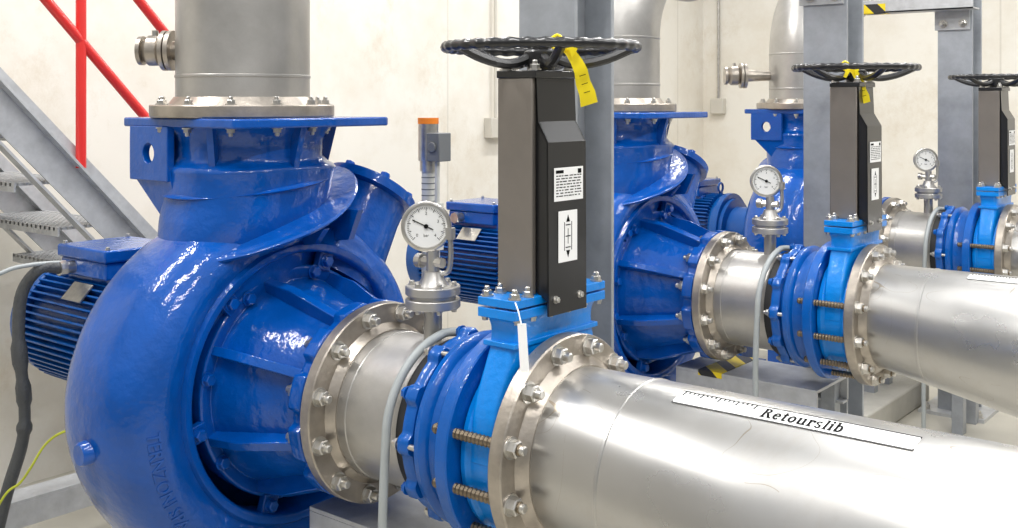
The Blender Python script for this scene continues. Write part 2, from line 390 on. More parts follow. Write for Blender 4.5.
    mb.lathe([(-0.514, 0.172), (-0.514, 0.2205), (-0.511, 0.2235), (-0.479, 0.2235), (-0.476, 0.2205), (-0.476, 0.172)], (0, 0, A), (1, 0, 0), 360, closed=True, rf=lambda a: notch(a+pi/12))
    for i in range(8):
        a = 2*pi*(i+0.5)/8+0.05; s_, c_ = math.sin(a), math.cos(a); t = V((0, c_, -s_))*0.011
        def q(x, r): return V((x, r*s_, A+r*c_))
        poly = [q(-0.76, 0.2), q(-0.75, 0.270), q(-0.66, 0.258), q(-0.515, 0.206), q(-0.51, 0.17)]
        mb.prism([p-t for p in poly], t*2)
    for i in range(6):
        a = 2*pi*i/6+0.3; s_, c_ = math.sin(a), math.cos(a)
        mb.obox((-0.752, 0.292*s_, A+0.292*c_), (1, 0, 0), (0, c_, -s_), (0, s_, c_), 0.020, 0.042, 0.045)
    sco = mb.obj('suction_cover', BLUE, P, bevel=0.0025)
    for i in range(6):
        a = 2*pi*i/6+0.3; bolt(BM_BLUE, (-0.742, 0.293*math.sin(a), A+0.293*math.cos(a)), (1, 0, 0), sco)
    for i in range(8):
        a = 2*pi*i/8+0.2; bolt(BM_BLUE, (-0.749, 0.262*math.sin(a), A+0.262*math.cos(a)), (1, 0, 0), sco)
    boltcircle(BM_BIG, (-0.514, 0, A), (-1, 0, 0), 0.198, 12, sco)
    mb = MB().lathe([(-1.29, 0.17), (-1.27, 0.17), (-1.265, 0.13), (-1.12, 0.13), (-1.04, 0.2), (-1.0, 0.25), (-0.96, 0.25)], (0, 0, A), (1, 0, 0), 48)
    mb.box((-1.27, -0.08, 0.12), (-1.2, 0.08, A-0.1)); mb.box((-1.3, -0.14, 0.12), (-1.17, 0.14, 0.145))
    mb.obj('bearing_bracket', BLUE2, P)
    return P
def build_motor():
    P = empty('electric_motor', (-1.55, 0, A-0.18), 'blue finned electric motor coupled behind the pump', 'motor', 'blue electric motors')
    mb = MB()
    AM = A+0.015
    mb.lathe([(-1.80, 0.125), (-1.78, 0.150), (-1.36, 0.150), (-1.345, 0.17), (-1.32, 0.183), (-1.292, 0.183)], (0, 0, AM), (1, 0, 0), 48)
    for i in range(54):
        a = 2*pi*i/54; s_, c_ = math.sin(a), math.cos(a)
        mb.obox((-1.575, 0.162*s_, AM+0.162*c_), (1, 0, 0), (0, c_, -s_), (0, s_, c_), 0.43, 0.0055, 0.032)
    mb.obj('motor_body', BLUE2, P)
    mb = MB().lathe([(-1.88, 0.03), (-1.88, 0.125), (-1.872, 0.155), (-1.86, 0.168), (-1.79, 0.176), (-1.785, 0.172), (-1.785, 0.14)], (0, 0, AM), (1, 0, 0), 48)
    for r in (0.05, 0.07, 0.09): mb.lathe([(-1.888, r-0.003), (-1.888, r+0.003), (-1.878, r+0.003), (-1.878, r-0.003)], (0, 0, AM), (1, 0, 0), 32, closed=True)
    mb.obj('fan_cover', BLUE2, P)
    mb = MB(); mb.box((-1.68, -0.085, AM+0.135), (-1.42, 0.085, AM+0.17)); mb.box((-1.67, -0.11, AM+0.165), (-1.43, 0.11, AM+0.215)); mb.box((-1.68, -0.118, AM+0.215), (-1.42, 0.118, AM+0.25))
    tb = mb.obj('terminal_box', BLUE, P, bevel=0.006)
    for x in (-1.665, -1.435):
        for y in (-0.10, 0.10): bolt(BM_TINY, (x, y, AM+0.25), (0, 0, 1), tb)
    mb = MB().cyl((-1.60, -0.1, AM+0.19), (-1.60, -0.135, AM+0.19), 0.018, 16); mb.cyl((-1.60, -0.135, AM+0.19), (-1.60, -0.155, AM+0.19), 0.022, 8)
    mb.obj('cable_gland', BOLTM, P)
    t = V((0, -0.72, 0.69)); mb = MB().obox(V((-1.54, 0, AM))+t*0.183, (1, 0, 0), V((0, 0.69, 0.72)), t, 0.10, 0.06, 0.004)
    mb.obj('nameplate', BOLTM, P, label='bare metal nameplate')
    mb = MB(); mb.lathe([(0, .012), (.03, .012)], (-1.36, 0, AM+0.155), (0, 0, 1), 16)
    mb.sweep([(-1.36, 0.024*math.cos(2*pi*i/20), AM+0.21+0.024*math.sin(2*pi*i/20)) for i in range(20)], 0.006, 8, closed=True)
    mb.obj('lifting_eye', BLUE2, P)
    return P
# ============================================================ pipework
def weld(mb, x, r, c=(0, 0, A), ax=(1, 0, 0)):
    mb.lathe([(x-0.005, r-0.001), (x-0.0025, r+0.0018), (x+0.0025, r+0.0018), (x+0.005, r-0.001)], c, ax, 72, cap=False)
def build_spool():
    P = empty('suction_spool', (-0.33, 0, A-0.162), 'short stainless steel flanged pipe spool bolted to the blue pump', 'pipe', 'stainless pipe spools')
    mb = MB().lathe([(-0.455, 0.150), (-0.455, 0.162), (-0.185, 0.162), (-0.185, 0.150)], (0, 0, A), (1, 0, 0), 72, closed=True); weld(mb, -0.40, 0.162)
    mb.obj('pipe_barrel', STEELP, P)
    f = MB().lathe([(-0.474, 0.155), (-0.474, 0.22), (-0.471, 0.2225), (-0.447, 0.2225), (-0.444, 0.22), (-0.444, 0.178), (-0.425, 0.165), (-0.425, 0.155)], (0, 0, A), (1, 0, 0), 72, closed=True).obj('pipe_flange', FLG, P)
    boltcircle(BM_BIG, (-0.444, 0, A), (1, 0, 0), 0.2, 12, f)
    return P
basephase = pi/12
def build_adapter():
    P = empty('flange_adapter', (-0.13, 0, A-0.2225), 'royal blue bolted flange adapter between spool and gate valve', 'pipe coupling', 'blue flange adapters')
    def lobes(a):
        c = math.cos(a*12); return 1+0.07*(1/(1+math.exp(-(c-0.45)*9)))
    mb = MB().lathe([(-0.208, 0.165), (-0.208, 0.183), (-0.203, 0.188), (-0.184, 0.188), (-0.178, 0.184), (-0.178, 0.165)], (0, 0, A), (1, 0, 0), 288, closed=True, rf=lobes)
    mb.obj('clamp_ring', ROYAL, P)
    mb = MB().lathe([(-0.185, 0.163), (-0.185, 0.170), (-0.172, 0.172), (-0.168, 0.186), (-0.162, 0.197), (-0.148, 0.200), (-0.140, 0.196), (-0.134, 0.184), (-0.122, 0.181), (-0.112, 0.180), (-0.086, 0.18), (-0.086, 0.22), (-0.083, 0.2225), (-0.058, 0.2225), (-0.055, 0.22), (-0.055, 0.163)], (0, 0, A), (1, 0, 0), 96, closed=True)
    mb.obj('adapter_body', ROYAL, P)
    for i in range(12):
        a = 2*pi*(i+0.5)/12+basephase
        bolt(BM_ROY if i % 2 else BM_SM, (-0.208, 0.190*math.sin(a), A+0.190*math.cos(a)), (-1, 0, 0), P)
    for i in range(6):
        a = 2*pi*(i+0.25)/6+basephase
        MB().cyl((-0.21, 0.1915*math.sin(a), A+0.1915*math.cos(a)), (-0.16, 0.1915*math.sin(a), A+0.1915*math.cos(a)), 0.006, 10).obj('tie_bolt', BOLTM, P)
    MB().lathe([(-0.236, 0.1625), (-0.236, 0.173), (-0.209, 0.178), (-0.209, 0.1625)], (0, 0, A), (1, 0, 0), 64, closed=True).obj('rubber_seal', RUBBER, P, label='black rubber seal')
    return P
def build_valve():
    P = empty('gate_valve', (0, 0, A-0.2), 'azure knife gate valve with black handwheel and dark shroud', 'valve', 'azure gate valves')
    mb = MB()
    mb.lathe([(-0.052, 0.15), (-0.052, 0.184), (-0.038, 0.187), (-0.03, 0.180), (0.022, 0.180), (0.03, 0.187), (0.043, 0.184), (0.043, 0.15)], (0, 0, A), (1, 0, 0), 72, closed=True)
    tab = [(A+0.0, 0.036, 0.182), (A+0.10, 0.036, 0.172), (A+0.17, 0.036, 0.148), (A+0.21, 0.036, 0.134), (1.06, 0.037, 0.130), (1.078, 0.040, 0.134), (1.086, 0.044, 0.140)]
    secs = []
    for (z, hx, hy) in crs(tab, 4):
        k = max(0, min(1, (z-A-0.1)/0.1))
        secs.append([(-0.004+q[0], q[1]+0.012*k, z) for q in sup((0, 0), hx, hy, z, 0.28, 64)])
    loft(mb, secs)
    mb.box((-0.048, -0.138, 1.086), (0.044, 0.164, 1.104)); mb.box((-0.048, -0.138, 1.108), (0.044, 0.164, 1.124))
    mb.box((-0.043, -0.128, A+0.21), (0.035, 0.15, A+0.22))
    body = mb.obj('valve_body', AZURE, P, bevel=0.004)
    for y in (-0.124, -0.084, 0.092, 0.148):
        for x in (-0.036, 0.032):
            bolt(BM_SM, (x, y, 1.124), (0, 0, 1), body)
    for y in (-0.124, -0.075, -0.02, 0.04, 0.095, 0.148):
        for x in (-0.041, 0.038): bolt(BM_TINY, (x, y, 1.086), (0, 0, -1), body)
    mb = MB()
    mb.prism([(-0.056, -0.068, 1.124), (0.030, -0.068, 1.124), (0.030, -0.068, 1.545), (-0.056, -0.068, 1.545)], (0, 0.006, 0))
    mb.prism([(-0.056, 0.062, 1.124), (0.030, 0.062, 1.124), (0.030, 0.062, 1.545), (-0.056, 0.062, 1.545)], (0, 0.006, 0))
    mb.box((-0.06, -0.062, 1.124), (-0.054, 0.062, 1.545)); mb.box((0.022, -0.062, 1.124), (0.028, -0.052, 1.545))
    mb.obj('yoke_shroud', TAUPE, P, bevel=0.002)
    mb = MB()
    prof = [(0.032, 1.545), (0.036, 1.46), (0.060, 1.42), (0.062, 1.085), (0.058, 1.085), (0.056, 1.418), (0.032, 1.457), (0.028, 1.545)]
    mb.prism([(x, -0.056, z) for x, z in prof], (0, 0.126, 0))
    for y in (-0.056, 0.066): mb.prism([(0.030, y, 1.545), (0.036, y, 1.46), (0.060, y, 1.42), (0.062, y, 1.11), (0.032, y, 1.13)], (0, 0.004, 0))
    gp = mb.obj('guard_panel', BLACK, P, label='black folded guard panel', ang=20)
    for z, y in ((1.115, -0.035), (1.115, 0.045)): bolt(BM_TINY, (0.0615, y, z), (1, 0, 0), gp)
    def sticker(y0, y1, z0, z1, mode):
        X = 0.0622
        s_ = MB().box((X, y0, z0), (X+0.001, y1, z1)).obj('sticker', WHITE, P, label='white printed sticker')
        m2 = MB(); X += 0.001
        if mode:
            for k in range(8):
                z = z1-0.016-k*(z1-z0-0.02)/8
                a = y0+0.006
                while a < y1-0.01:
                    b = min(y1-0.006, a+random.uniform(.004, .013)); m2.box((X, a, z-0.001), (X+0.0004, b, z+0.001)); a = b+random.uniform(0.002, 0.006)
            m2.box((X, y0+0.005, z1-0.011), (X+0.0004, y0+0.03, z1-0.005)); m2.box((X, y1-0.018, z1-0.013), (X+0.0004, y1-0.006, z1-0.004))
        else:
            ym = (y0+y1)/2
            for yy in (-0.012, 0.012): m2.box((X, ym+yy-0.0008, z0+0.022), (X+0.0004, ym+yy+0.0008, z1-0.022))
            m2.prism([(X, ym-0.006, z0+0.022), (X, ym+0.006, z0+0.022), (X, ym, z0+0.008)], (0.0004, 0, 0))
            m2.prism([(X, ym-0.006, z1-0.022), (X, ym+0.006, z1-0.022), (X, ym, z1-0.008)], (0.0004, 0, 0))
            for zz in (0.28, 0.5, 0.72): m2.box((X, ym-0.008, z0+(z1-z0)*zz-0.001), (X+0.0004, ym+0.008, z0+(z1-z0)*zz+0.001))
            m2.box((X, ym-0.0008, z0+(z1-z0)*.35), (X+0.0004, ym+0.0008, z0+(z1-z0)*.65))
        m2.obj('sticker_print', INK, s_)
    sticker(-0.040, 0.056, 1.305, 1.37, True); sticker(-0.026, 0.036, 1.185, 1.285, False)
    mb = MB(); mb.box((-0.058, -0.070, 1.545), (0.040, 0.070, 1.560)); mb.lathe([(1.56, .028), (1.578, .028), (1.582, .022), (1.592, .022)], (0, 0, 0), (0, 0, 1), 20)
    br = mb.obj('yoke_bridge', BLACK, P, bevel=0.002)
    for x in (-0.045, 0.028):
        for y in (-0.056, 0.056): bolt(BM_SM, (x, y, 1.560), (0, 0, 1), br)
    MB().cyl((0, 0, 1.10), (0, 0, 1.612), 0.011, 16).obj('valve_stem', BOLTM, P)
    hwz = 1.607; HW = bpy.data.objects.new('handwheel', None); COL.objects.link(HW); place(HW, (0, 0, 1.59), P); HW['label'] = 'black handwheel with grip rim'
    mb = MB(); N = 216; rr = 0.19
    mb.sweep([(rr*math.cos(2*pi*i/N), rr*math.sin(2*pi*i/N), hwz) for i in range(N)], 0.010, 10, closed=True, rfun=lambda t: 0.0102+0.0012*math.cos(t*2*pi*36))
    mb.obj('rim', BLACK, HW, ang=60)
    for k in range(5):
        a = 2*pi*k/5+0.55; c_, s_ = math.cos(a), math.sin(a)
        pts = [(r*c_, r*s_, z) for r, z in ((0.02, hwz-0.018), (0.07, hwz-0.034), (0.13, hwz-0.024), (0.186, hwz))]
        MB().sweep(pts, 0.010, 8, sub=4).obj('spoke', BLACK, HW)
    MB().lathe([(1.568, .034), (1.572, .036), (1.598, .034), (1.602, .026)], (0, 0, 0), (0, 0, 1), 24).obj('hub', BLACK, HW)
    MB().lathe([(1.602, .018), (1.615, .018)], (0, 0, 0), (0, 0, 1), 6).obj('hub_nut', BLACK, HW)
    for i in range(12):
        a = 2*pi*(i+0.5)/12
        pr = [(-0.11+0.215*k/44, 0.0108 if k % 2 else 0.0082) for k in range(45)]
        if abs(math.sin(a)) < 0.75 and math.cos(a) > 0: continue
        MB().lathe(pr, (0, 0.2*math.sin(a), A+0.2*math.cos(a)), (1, 0, 0), 14).obj('threaded_stud', BRASS, P, label='dark threaded steel stud', ang=20)
    return P
CX0, CX1, CR0, CR1 = 0.10, 0.55, 0.162, 0.208
def prad(x):
    if x <= CX0: return CR0
    if x >= CX1: return CR1
    return CR0+(CR1-CR0)*(x-CX0)/(CX1-CX0)
def build_suction():
    P = empty('suction_pipe', (0.6, 0, 0.0), 'large brushed stainless steel pipe bolted to the gate valve', 'pipe', 'stainless suction pipes')
    n = 96; mb = MB(); secs = []
    for x in (0.075, 0.10, 0.2, 0.3, 0.4, 0.5, 0.55, 0.9, 1.3, 2.4):
        r = prad(x); dz = CR0-r; secs.append([(x, r*math.sin(2*pi*i/n), A+dz+r*math.cos(2*pi*i/n)) for i in range(n)])
    loft(mb, secs); weld(mb, 0.25, prad(0.25), (0, 0, A+CR0-prad(0.25))); weld(mb, 1.25, CR1, (0, 0, A+CR0-CR1))
    mb.obj('pipe_barrel', STEEL, P, ang=25)
    f = MB().lathe([(0.046, 0.155), (0.046, 0.22), (0.049, 0.2225), (0.075, 0.2225), (0.078, 0.22), (0.078, 0.182), (0.098, 0.165), (0.098, 0.155)], (0, 0, A), (1, 0, 0), 72, closed=True).obj('pipe_flange', FLG, P)
    boltcircle(BM_BIG, (0.078, 0, A), (1, 0, 0), 0.2, 12, f)
    s_ = MB(); s_.box((1.55, -0.06, 0), (1.65, 0.06, A-0.26)); s_.box((1.5, -0.12, 0), (1.7, 0.12, 0.02)); s_.box((1.52, -0.15, A-0.275), (1.68, 0.15, A-0.25))
    s_.obj('pipe_stand', GALV, P)
    return P
def build_discharge(kind):
    P = empty('discharge_pipe', (-0.88, -0.06, 1.46), 'vertical stainless steel discharge pipe on the pump flange', 'pipe', 'stainless discharge pipes')
    c = (-0.88, -0.06, 0); mb = MB()
    if kind == 0:
        mb.lathe([(1.47, .155), (1.47, .162), (3.3, .162), (3.3, .155)], c, (0, 0, 1), 72, closed=True); weld(mb, 1.56, .162, c, (0, 0, 1)); weld(mb, 2.3, .162, c, (0, 0, 1))
    else:
        pts = [(c[0], c[1], 1.47), (c[0], c[1], 1.73)]
        for k in range(1, 13):
            a = pi/2*k/12; pts.append((c[0], c[1]+0.34*(1-math.cos(a)), 1.73+0.34*math.sin(a)))
        pts.append((c[0], c[1]+0.55, 2.07))
        mb.sweep(pts, 0.162, 64); weld(mb, 1.56, .162, c, (0, 0, 1)); weld(mb, 1.73, .162, c, (0, 0, 1))
    mb.obj('pipe_barrel', STEELP, P)
    f = MB().lathe([(1.461, 0.155), (1.461, 0.22), (1.464, 0.2225), (1.488, 0.2225), (1.491, 0.22), (1.491, 0.180), (1.51, 0.165), (1.51, .155)], c, (0, 0, 1), 72, closed=True).obj('pipe_flange', FLG, P)
    boltcircle(BM_SM, (c[0], c[1], 1.491), (0, 0, 1), 0.2, 12, f)
    return P
def build_branch(ext, sc_):
    P = empty('branch_valve', (-0.98, -0.3, 1.62), 'small stainless flanged ball valve on the discharge pipe', 'valve', 'stainless branch valves')
    o = V((-0.88, -0.06, 1.625)); d = V((-0.80, -0.60, 0))
    prof = [(0.165, .024), (0.175, .024), (0.175, .050), (0.186, .050), (0.186, .03), (0.190, .03), (0.190, .05), (0.20, .05), (0.20, .03), (0.21, .038), (0.235, .038), (0.245, .03), (0.25, .026), (0.25, .036), (0.26, .036), (0.26, .015)]
    prof = [(0.155, .024)]+[(0.165+(t-0.165)*sc_+ext, r*sc_) for t, r in prof]
    MB().lathe(prof, o, d, 32).obj('valve_body', FLG, P)
    e = o+d.normalized()*(0.165+0.057*sc_+ext)
    MB().cyl(e, e+V((0, 0, 0.05*sc_)), 0.008).obj('lever_stem', BOLTM, P)
    return P
def build_gauge():
    gx = -0.295
    P = empty('pressure_gauge', (gx, 0, A+0.16), 'round white-dial pressure gauge on a stainless flanged stub', 'gauge', 'pressure gauges')
    MB().lathe([(A+0.155, .02), (1.055, .02)], (gx, 0, 0), (0, 0, 1), 20).obj('pipe_stub', STEELP, P)
    m = MB(); m.lathe([(1.052, .02), (1.052, .058), (1.054, .06), (1.070, .06), (1.072, .058), (1.072, .05), (1.080, .05), (1.080, .058), (1.082, .06), (1.098, .06), (1.10, .058), (1.10, .035), (1.115, .025), (1.13, .02), (1.13, .014), (1.175, .014)], (gx, 0, 0), (0, 0, 1), 32)
    f = m.obj('flanged_connection', STEELP, P); boltcircle(BM_TINY, (gx, 0, 1.10), (0, 0, 1), 0.047, 6, f); boltcircle(BM_TINY, (gx, 0, 1.052), (0, 0, -1), 0.047, 6, f)
    m = MB().sweep([(gx+0.012, 0.0, 1.125), (gx+0.03, 0.015, 1.13), (gx+0.034, 0.02, 1.16), (gx+0.033, 0.02, 1.20)], 0.006, 8, sub=4); m.cyl((gx+0.033, 0.02, 1.20), (gx+0.033, 0.02, 1.225), .011)
    m.obj('vent_tube', STEELP, P)
    m = MB().cyl((gx-0.03, 0, 1.15), (gx+0.03, 0, 1.15), 0.011, 8); m.cyl((gx-0.045, 0, 1.15), (gx-0.03, 0, 1.15), 0.016, 12)
    m.obj('needle_valve', BOLTM, P)
    nrm = V((0.60, -0.80, 0.02)).normalized(); u = V((0.80, 0.60, 0)); v = V((0, 0, 1)); c = V((gx-0.01, -0.01, 1.228))
    MB().lathe([(-0.028, .03), (-0.026, .048), (-0.006, .05), (0.0, .055), (0.006, .055), (0.008, .052), (0.008, .047), (0.004, .046)], c, nrm, 48, cap=False).lathe([(-0.028, .001), (-0.028, .03)], c, nrm, 24, cap=False).obj('gauge_case', BOLTM, P)
    MB().lathe([(0.002, .0465), (0.0035, .0465)], c, nrm, 40).obj('gauge_dial', DIAL, P, label='white dial with black scale')
    m = MB(); c2 = c+nrm*0.0042
    for k in range(51):
        a = math.radians(225-270*k/50); l = 0.008 if k % 5 == 0 else 0.0045; d = u*math.cos(a)+v*math.sin(a)
        m.obox(c2+d*(0.042-l/2), d, nrm.cross(d), nrm, l, 0.0013 if k % 5 == 0 else 0.0008, 0.0004)
    for k, t in enumerate('01234'):
        a = math.radians(225-270*k/4); d = c2+(u*math.cos(a)+v*math.sin(a))*0.028
        m.text(t, 0.0095, lambda p, d=d: d+u*p.x+v*p.y)
    m.text('bar', 0.009, lambda p: c2-v*0.02+u*p.x+v*p.y)
    m.obj('scale_print', INK, P)
    a = math.radians(155); d = u*math.cos(a)+v*math.sin(a)
    MB().obox(c2+nrm*0.001+d*0.008, d, nrm.cross(d), nrm, 0.05, 0.0022, 0.0006).lathe([(0, .005), (.002, .005)], c2+nrm*0.001, nrm, 12).obj('needle', INK, P)
    return P
def build_hose():
    x = -0.252; pts = [(x+0.03, 0.05, A+0.178)]
    for k in range(0, 9):
        a = math.radians(0-90*k/8); pts.append((x+0.005-0.005*k/8, 0.184*math.sin(a), A+0.184*math.cos(a)))
    pts += [(x-0.005, -0.188, A-0.15), (x-0.005, -0.188, A-0.25), (x-0.005, -0.188, 0.4), (x-0.005, -0.188, 0.01)]
    return MB().sweep(pts, 0.0095, 12, sub=4).obj('grey_conduit', GREYH, None, label='grey flexible conduit bent over the stainless spool', cat='conduit', group='grey conduits')
def build_column():
    x, y = -0.175, 0.33; hx = 0.08; hy = 0.08; m = MB()
    m.box((x-hx, y-hy, 0.015), (x+hx, y-hy+0.012, 3.3)); m.box((x-hx, y+hy-0.012, 0.015), (x+hx, y+hy, 3.3)); m.box((x-0.005, y-hy+0.012, 0.015), (x+0.005, y+hy-0.012, 3.3))
    P = empty('steel_column', (x, y, 0), 'galvanised steel I-section column standing beside the valve', 'column', 'galvanised columns')
    m.obj('column_profile', GALVD, P, bevel=0.002)
    MB().box((x-0.15, y-0.15, 0), (x+0.15, y+0.15, 0.016)).obj('base_plate', GALV, P)
    for a in (-1, 1):
        for b in (-1, 1): bolt(BM_BIG, (x+a*0.12, y+b*0.12, 0.016), (0, 0, 1), P)
    m = MB(); m.box((x-0.09, y-hy-0.012, 1.84), (x+0.07, y-hy, 2.06)); pl = m.obj('splice_plate', GALV, P)
    for a in (-0.05, 0.04):
        for z in (1.87, 2.02): bolt(BM_BIG, (x+a, y-hy-0.012, z), (0, -1, 0), pl)
    return P
def build_bracket():
    m = MB(); y = 0.15
    m.box((-0.58, y-0.02, 1.93), (-0.06, y+0.085, 1.938)); m.box((-0.58, y-0.02, 1.93), (-0.06, y-0.012, 1.985)); m.box((-0.58, y-0.02, 1.985), (-0.06, y+0.085, 1.993))
    return m.obj('bracket_arm', GALV, None, label='galvanised channel bracket arm bolted to the column', cat='bracket', group='galvanised bracket arms', bevel=0.001)
def build_plinth():
    P = empty('support_beam', (-0.35, 0.08, 0), 'galvanised steel support beam under the stainless spool', 'beam', 'galvanised support beams')
    m = MB(); m.box((-0.62, -0.07, 0.552), (-0.10, 0.20, 0.562)); m.box((-0.62, -0.07, 0.47), (-0.10, -0.06, 0.552)); m.box((-0.62, 0.19, 0.47), (-0.10, 0.20, 0.552))
    m.box((-0.62, -0.07, 0.47), (-0.10, -0.02, 0.478)); m.box((-0.62, 0.15, 0.47), (-0.10, 0.20, 0.478))
    m.obj('beam_channel', GALV, P, bevel=0.001)
    for x in (-0.55, -0.15):
        for y in (-0.035, 0.165): MB().box((x-0.025, y-0.025, 0), (x+0.025, y+0.025, 0.552)).obj('leg', GALVD, P, bevel=0.002)
    return P
def build_base():
    return MB().box((-1.4, -0.42, 0), (-0.42, 0.42, 0.12)).obj('foundation_block', CONC, None, bevel=0.01, label='low cast concrete foundation block under the pump', cat='plinth', group='concrete foundation blocks')
col0 = build_column(); br0 = build_bracket()
things = [build_pump(), build_motor(), build_spool(), build_adapter(), build_valve(), build_suction(), build_gauge(), build_hose(), build_plinth(), build_base()]
d0 = build_discharge(0)
d1 = build_discharge(1); d1.location.y += SP; d1['label'] = 'stainless discharge pipe with elbow above the blue pump'
dup(d1, SP)
d0['label'] = 'straight vertical stainless steel discharge pipe on pump flange'
build_branch(0.0, 1.0); b3 = build_branch(0.10, 1.25); b3.location.y += 2*SP
for k in (1, 2):
    for t in things: dup(t, SP*k)
    for t in (col0, br0):
        q = dup(t, SP*k); q.location.x -= (0.03, 0.075)[k-1]
FB = empty('floor_beam', (-1.95, -0.3, 0), 'long galvanised steel beam on short legs below the motor', 'beam')
m = MB(); m.box((-2.0, -1.7, 0.275), (-1.90, 1.05, 0.285)); m.box((-2.0, -1.7, 0.20), (-1.99, 1.05, 0.275)); m.box((-1.91, -1.7, 0.20), (-1.90, 1.05, 0.275)); m.obj('beam_channel', GALV, FB, bevel=0.001)
for y in (-1.4, -0.6, 0.3, 0.95): MB().box((-1.98, y-0.03, 0), (-1.92, y+0.03, 0.275)).obj('leg', GALV, FB)
# ============================================================ label on pipe
LET = {
 'R': (.68, [('r', .06, 0, .21, .72), ('r', 0, 0, .27, .07), ('r', 0, .65, .27, .72), ('a', .24, .53, .24, .19, -90, 90, .13), ('p', (.24, .36), (.40, .36), (.64, 0), (.46, 0)), ('r', .46, 0, .66, .07)]),
 'e': (.50, [('a', .23, .25, .22, .26, 5, 320, .14), ('r', .08, .23, .42, .31)]),
 't': (.39, [('r', .09, .03, .23, .66), ('r', 0, .43, .34, .51), ('r', .12, 0, .34, .08)]),
 'o': (.53, [('a', .24, .25, .23, .26, 0, 360, .14)]),
 'u': (.60, [('r', .06, .03, .20, .5), ('r', .34, 0, .48, .5), ('r', .1, 0, .40, .08), ('r', 0, .43, .19, .5), ('r', .27, .43, .46, .5), ('r', .34, 0, .54, .07)]),
 'r': (.44, [('r', .06, 0, .20, .5), ('r', 0, 0, .28, .07), ('r', 0, .43, .19, .5), ('r', .19, .40, .41, .51), ('r', .29, .32, .41, .5)]),
 's': (.45, [('a', .19, .37, .17, .14, 10, 270, .11), ('a', .19, .13, .18, .14, -170, 90, .11)]),
 'l': (.30, [('r', .06, 0, .20, .74), ('r', .02, 0, .25, .06), ('r', .01, .67, .19, .74)]),
 'i': (.30, [('r', .06, 0, .20, .5), ('r', .02, 0, .25, .06), ('r', .01, .43, .19, .5), ('r', .06, .59, .20, .73)]),
 'b': (.52, [('r', .06, 0, .20, .74), ('r', 0, .67, .19, .74), ('a', .26, .25, .23, .26, -125, 125, .14)]),
}
def letters(word):
    out = []; x = 0
    for ch in word:
        w_, prims = LET[ch]
        for p in prims:
            if p[0] == 'r': out.append([(x+p[1], p[2]), (x+p[3], p[2]), (x+p[3], p[4]), (x+p[1], p[4])])
            elif p[0] == 'p': out.append([(x+q[0], q[1]) for q in p[1:]])
            else:
                _, cx_, cy_, rx, ry, t0, t1, th_ = p; n = 14
                for k in range(n):
                    a, b = (math.radians(t0+(t1-t0)*(k+d)/n) for d in (0, 1))
                    def P_(t, s_):
                        tt = th_*(0.62+0.38*abs(math.cos(t))) if s_ else 0
                        return (x+cx_+(rx-tt)*math.cos(t), cy_+(ry-tt)*math.sin(t))
                    out.append([P_(a, 0), P_(b, 0), P_(b, 1), P_(a, 1)])
        x += w_
    return out, x
def pipe_label(dy, x0, x1, group):
    zt_ = A+CR0; P = empty('pipe_label', ((x0+x1)/2, dy, zt_), 'long white adhesive label with bold black lettering on stainless pipe', 'label', group)
    def mp(x, s_, e=0.0):
        r = prad(x); zc = zt_-r; a = s_/r; rr = r+0.0008+e; return V((x, dy+rr*math.sin(a), zc+rr*math.cos(a)))
    m = MB(); nu, nv = 24, 8; s0, s1 = -0.064, -0.018
    vs = [mp(x0+(x1-x0)*i/nu, s0+(s1-s0)*j/nv) for i in range(nu+1) for j in range(nv+1)]
    m.add(vs, [(i*(nv+1)+j, (i+1)*(nv+1)+j, (i+1)*(nv+1)+j+1, i*(nv+1)+j+1) for i in range(nu) for j in range(nv)])
    m.obj('label_strip', WHITE, P)
    t = MB(); quads, wd = letters('Retourslib'); kx = 0.140/wd; ky = 0.042; xs = x0+(x1-x0)*0.39
    for q in quads:
        t.add([mp(xs+px*kx, s0+0.008+py*ky, 0.0010) for px, py in q], [tuple(range(len(q)))])
    t.obj('label_text', INK, P, flat=True)
    b = MB()
    def strip(a0, a1, c0, c1, n=16):
        vs = []
        for i in range(n+1):
            x = a0+(a1-a0)*i/n; vs.extend([mp(x, c0, .0006), mp(x, c1, .0006)])
        b.add(vs, [(2*i, 2*i+2, 2*i+3, 2*i+1) for i in range(n)])
    strip(x0, x1, s1-.0024, s1); strip(x0, x1, s0, s0+.002); strip(x0, x0+.0016, s0, s1, 1); strip(x1-.0016, x1, s0, s1, 1)
    x = x0+0.006; k = 0
    while x < x0+0.15:
        strip(x, x+0.003, s1-(0.018 if k % 4 == 0 else 0.010), s1-0.002, 1); x += 0.0085; k += 1
    b.obj('label_border', INK, P)
pipe_label(0, 0.335, 0.752, 'pipe labels')
pipe_label(SP, 0.36, 0.79, 'pipe labels')
# tags
T = empty('yellow_tag', (0.05, -0.03, 1.5), 'crumpled yellow plastic tag knotted around the black handwheel', 'tag', 'yellow tags')
u = V((0.80, 0.60, 0)); n_ = V((0.60, -0.80, 0)); c = V((0.115, -0.025, 1.545)); Z = V((0, 0, 1))
def ribbon(m, pts, w0, w1, side):
    vs = []; k = len(pts)-1
    for i, p in enumerate(pts):
        ww = w0+(w1-w0)*i/k; p = c+u*p[0]+Z*p[1]+n_*p[2]; sd = V(side(i)).normalized()
        vs += [p-sd*ww/2, p+sd*ww/2]
    m.add([p for p in vs]+[p+n_*0.0012 for p in vs], [f for i in range(k) for f in ((2*i, 2*i+2, 2*i+3, 2*i+1), (2*k+2+2*i, 2*k+3+2*i, 2*k+5+2*i, 2*k+4+2*i))]+[(2*i, 2*k+2+2*i, 2*k+4+2*i, 2*i+2) for i in range(k)]+[(2*i+1, 2*i+3, 2*k+5+2*i, 2*k+3+2*i) for i in range(k)])
m = MB()
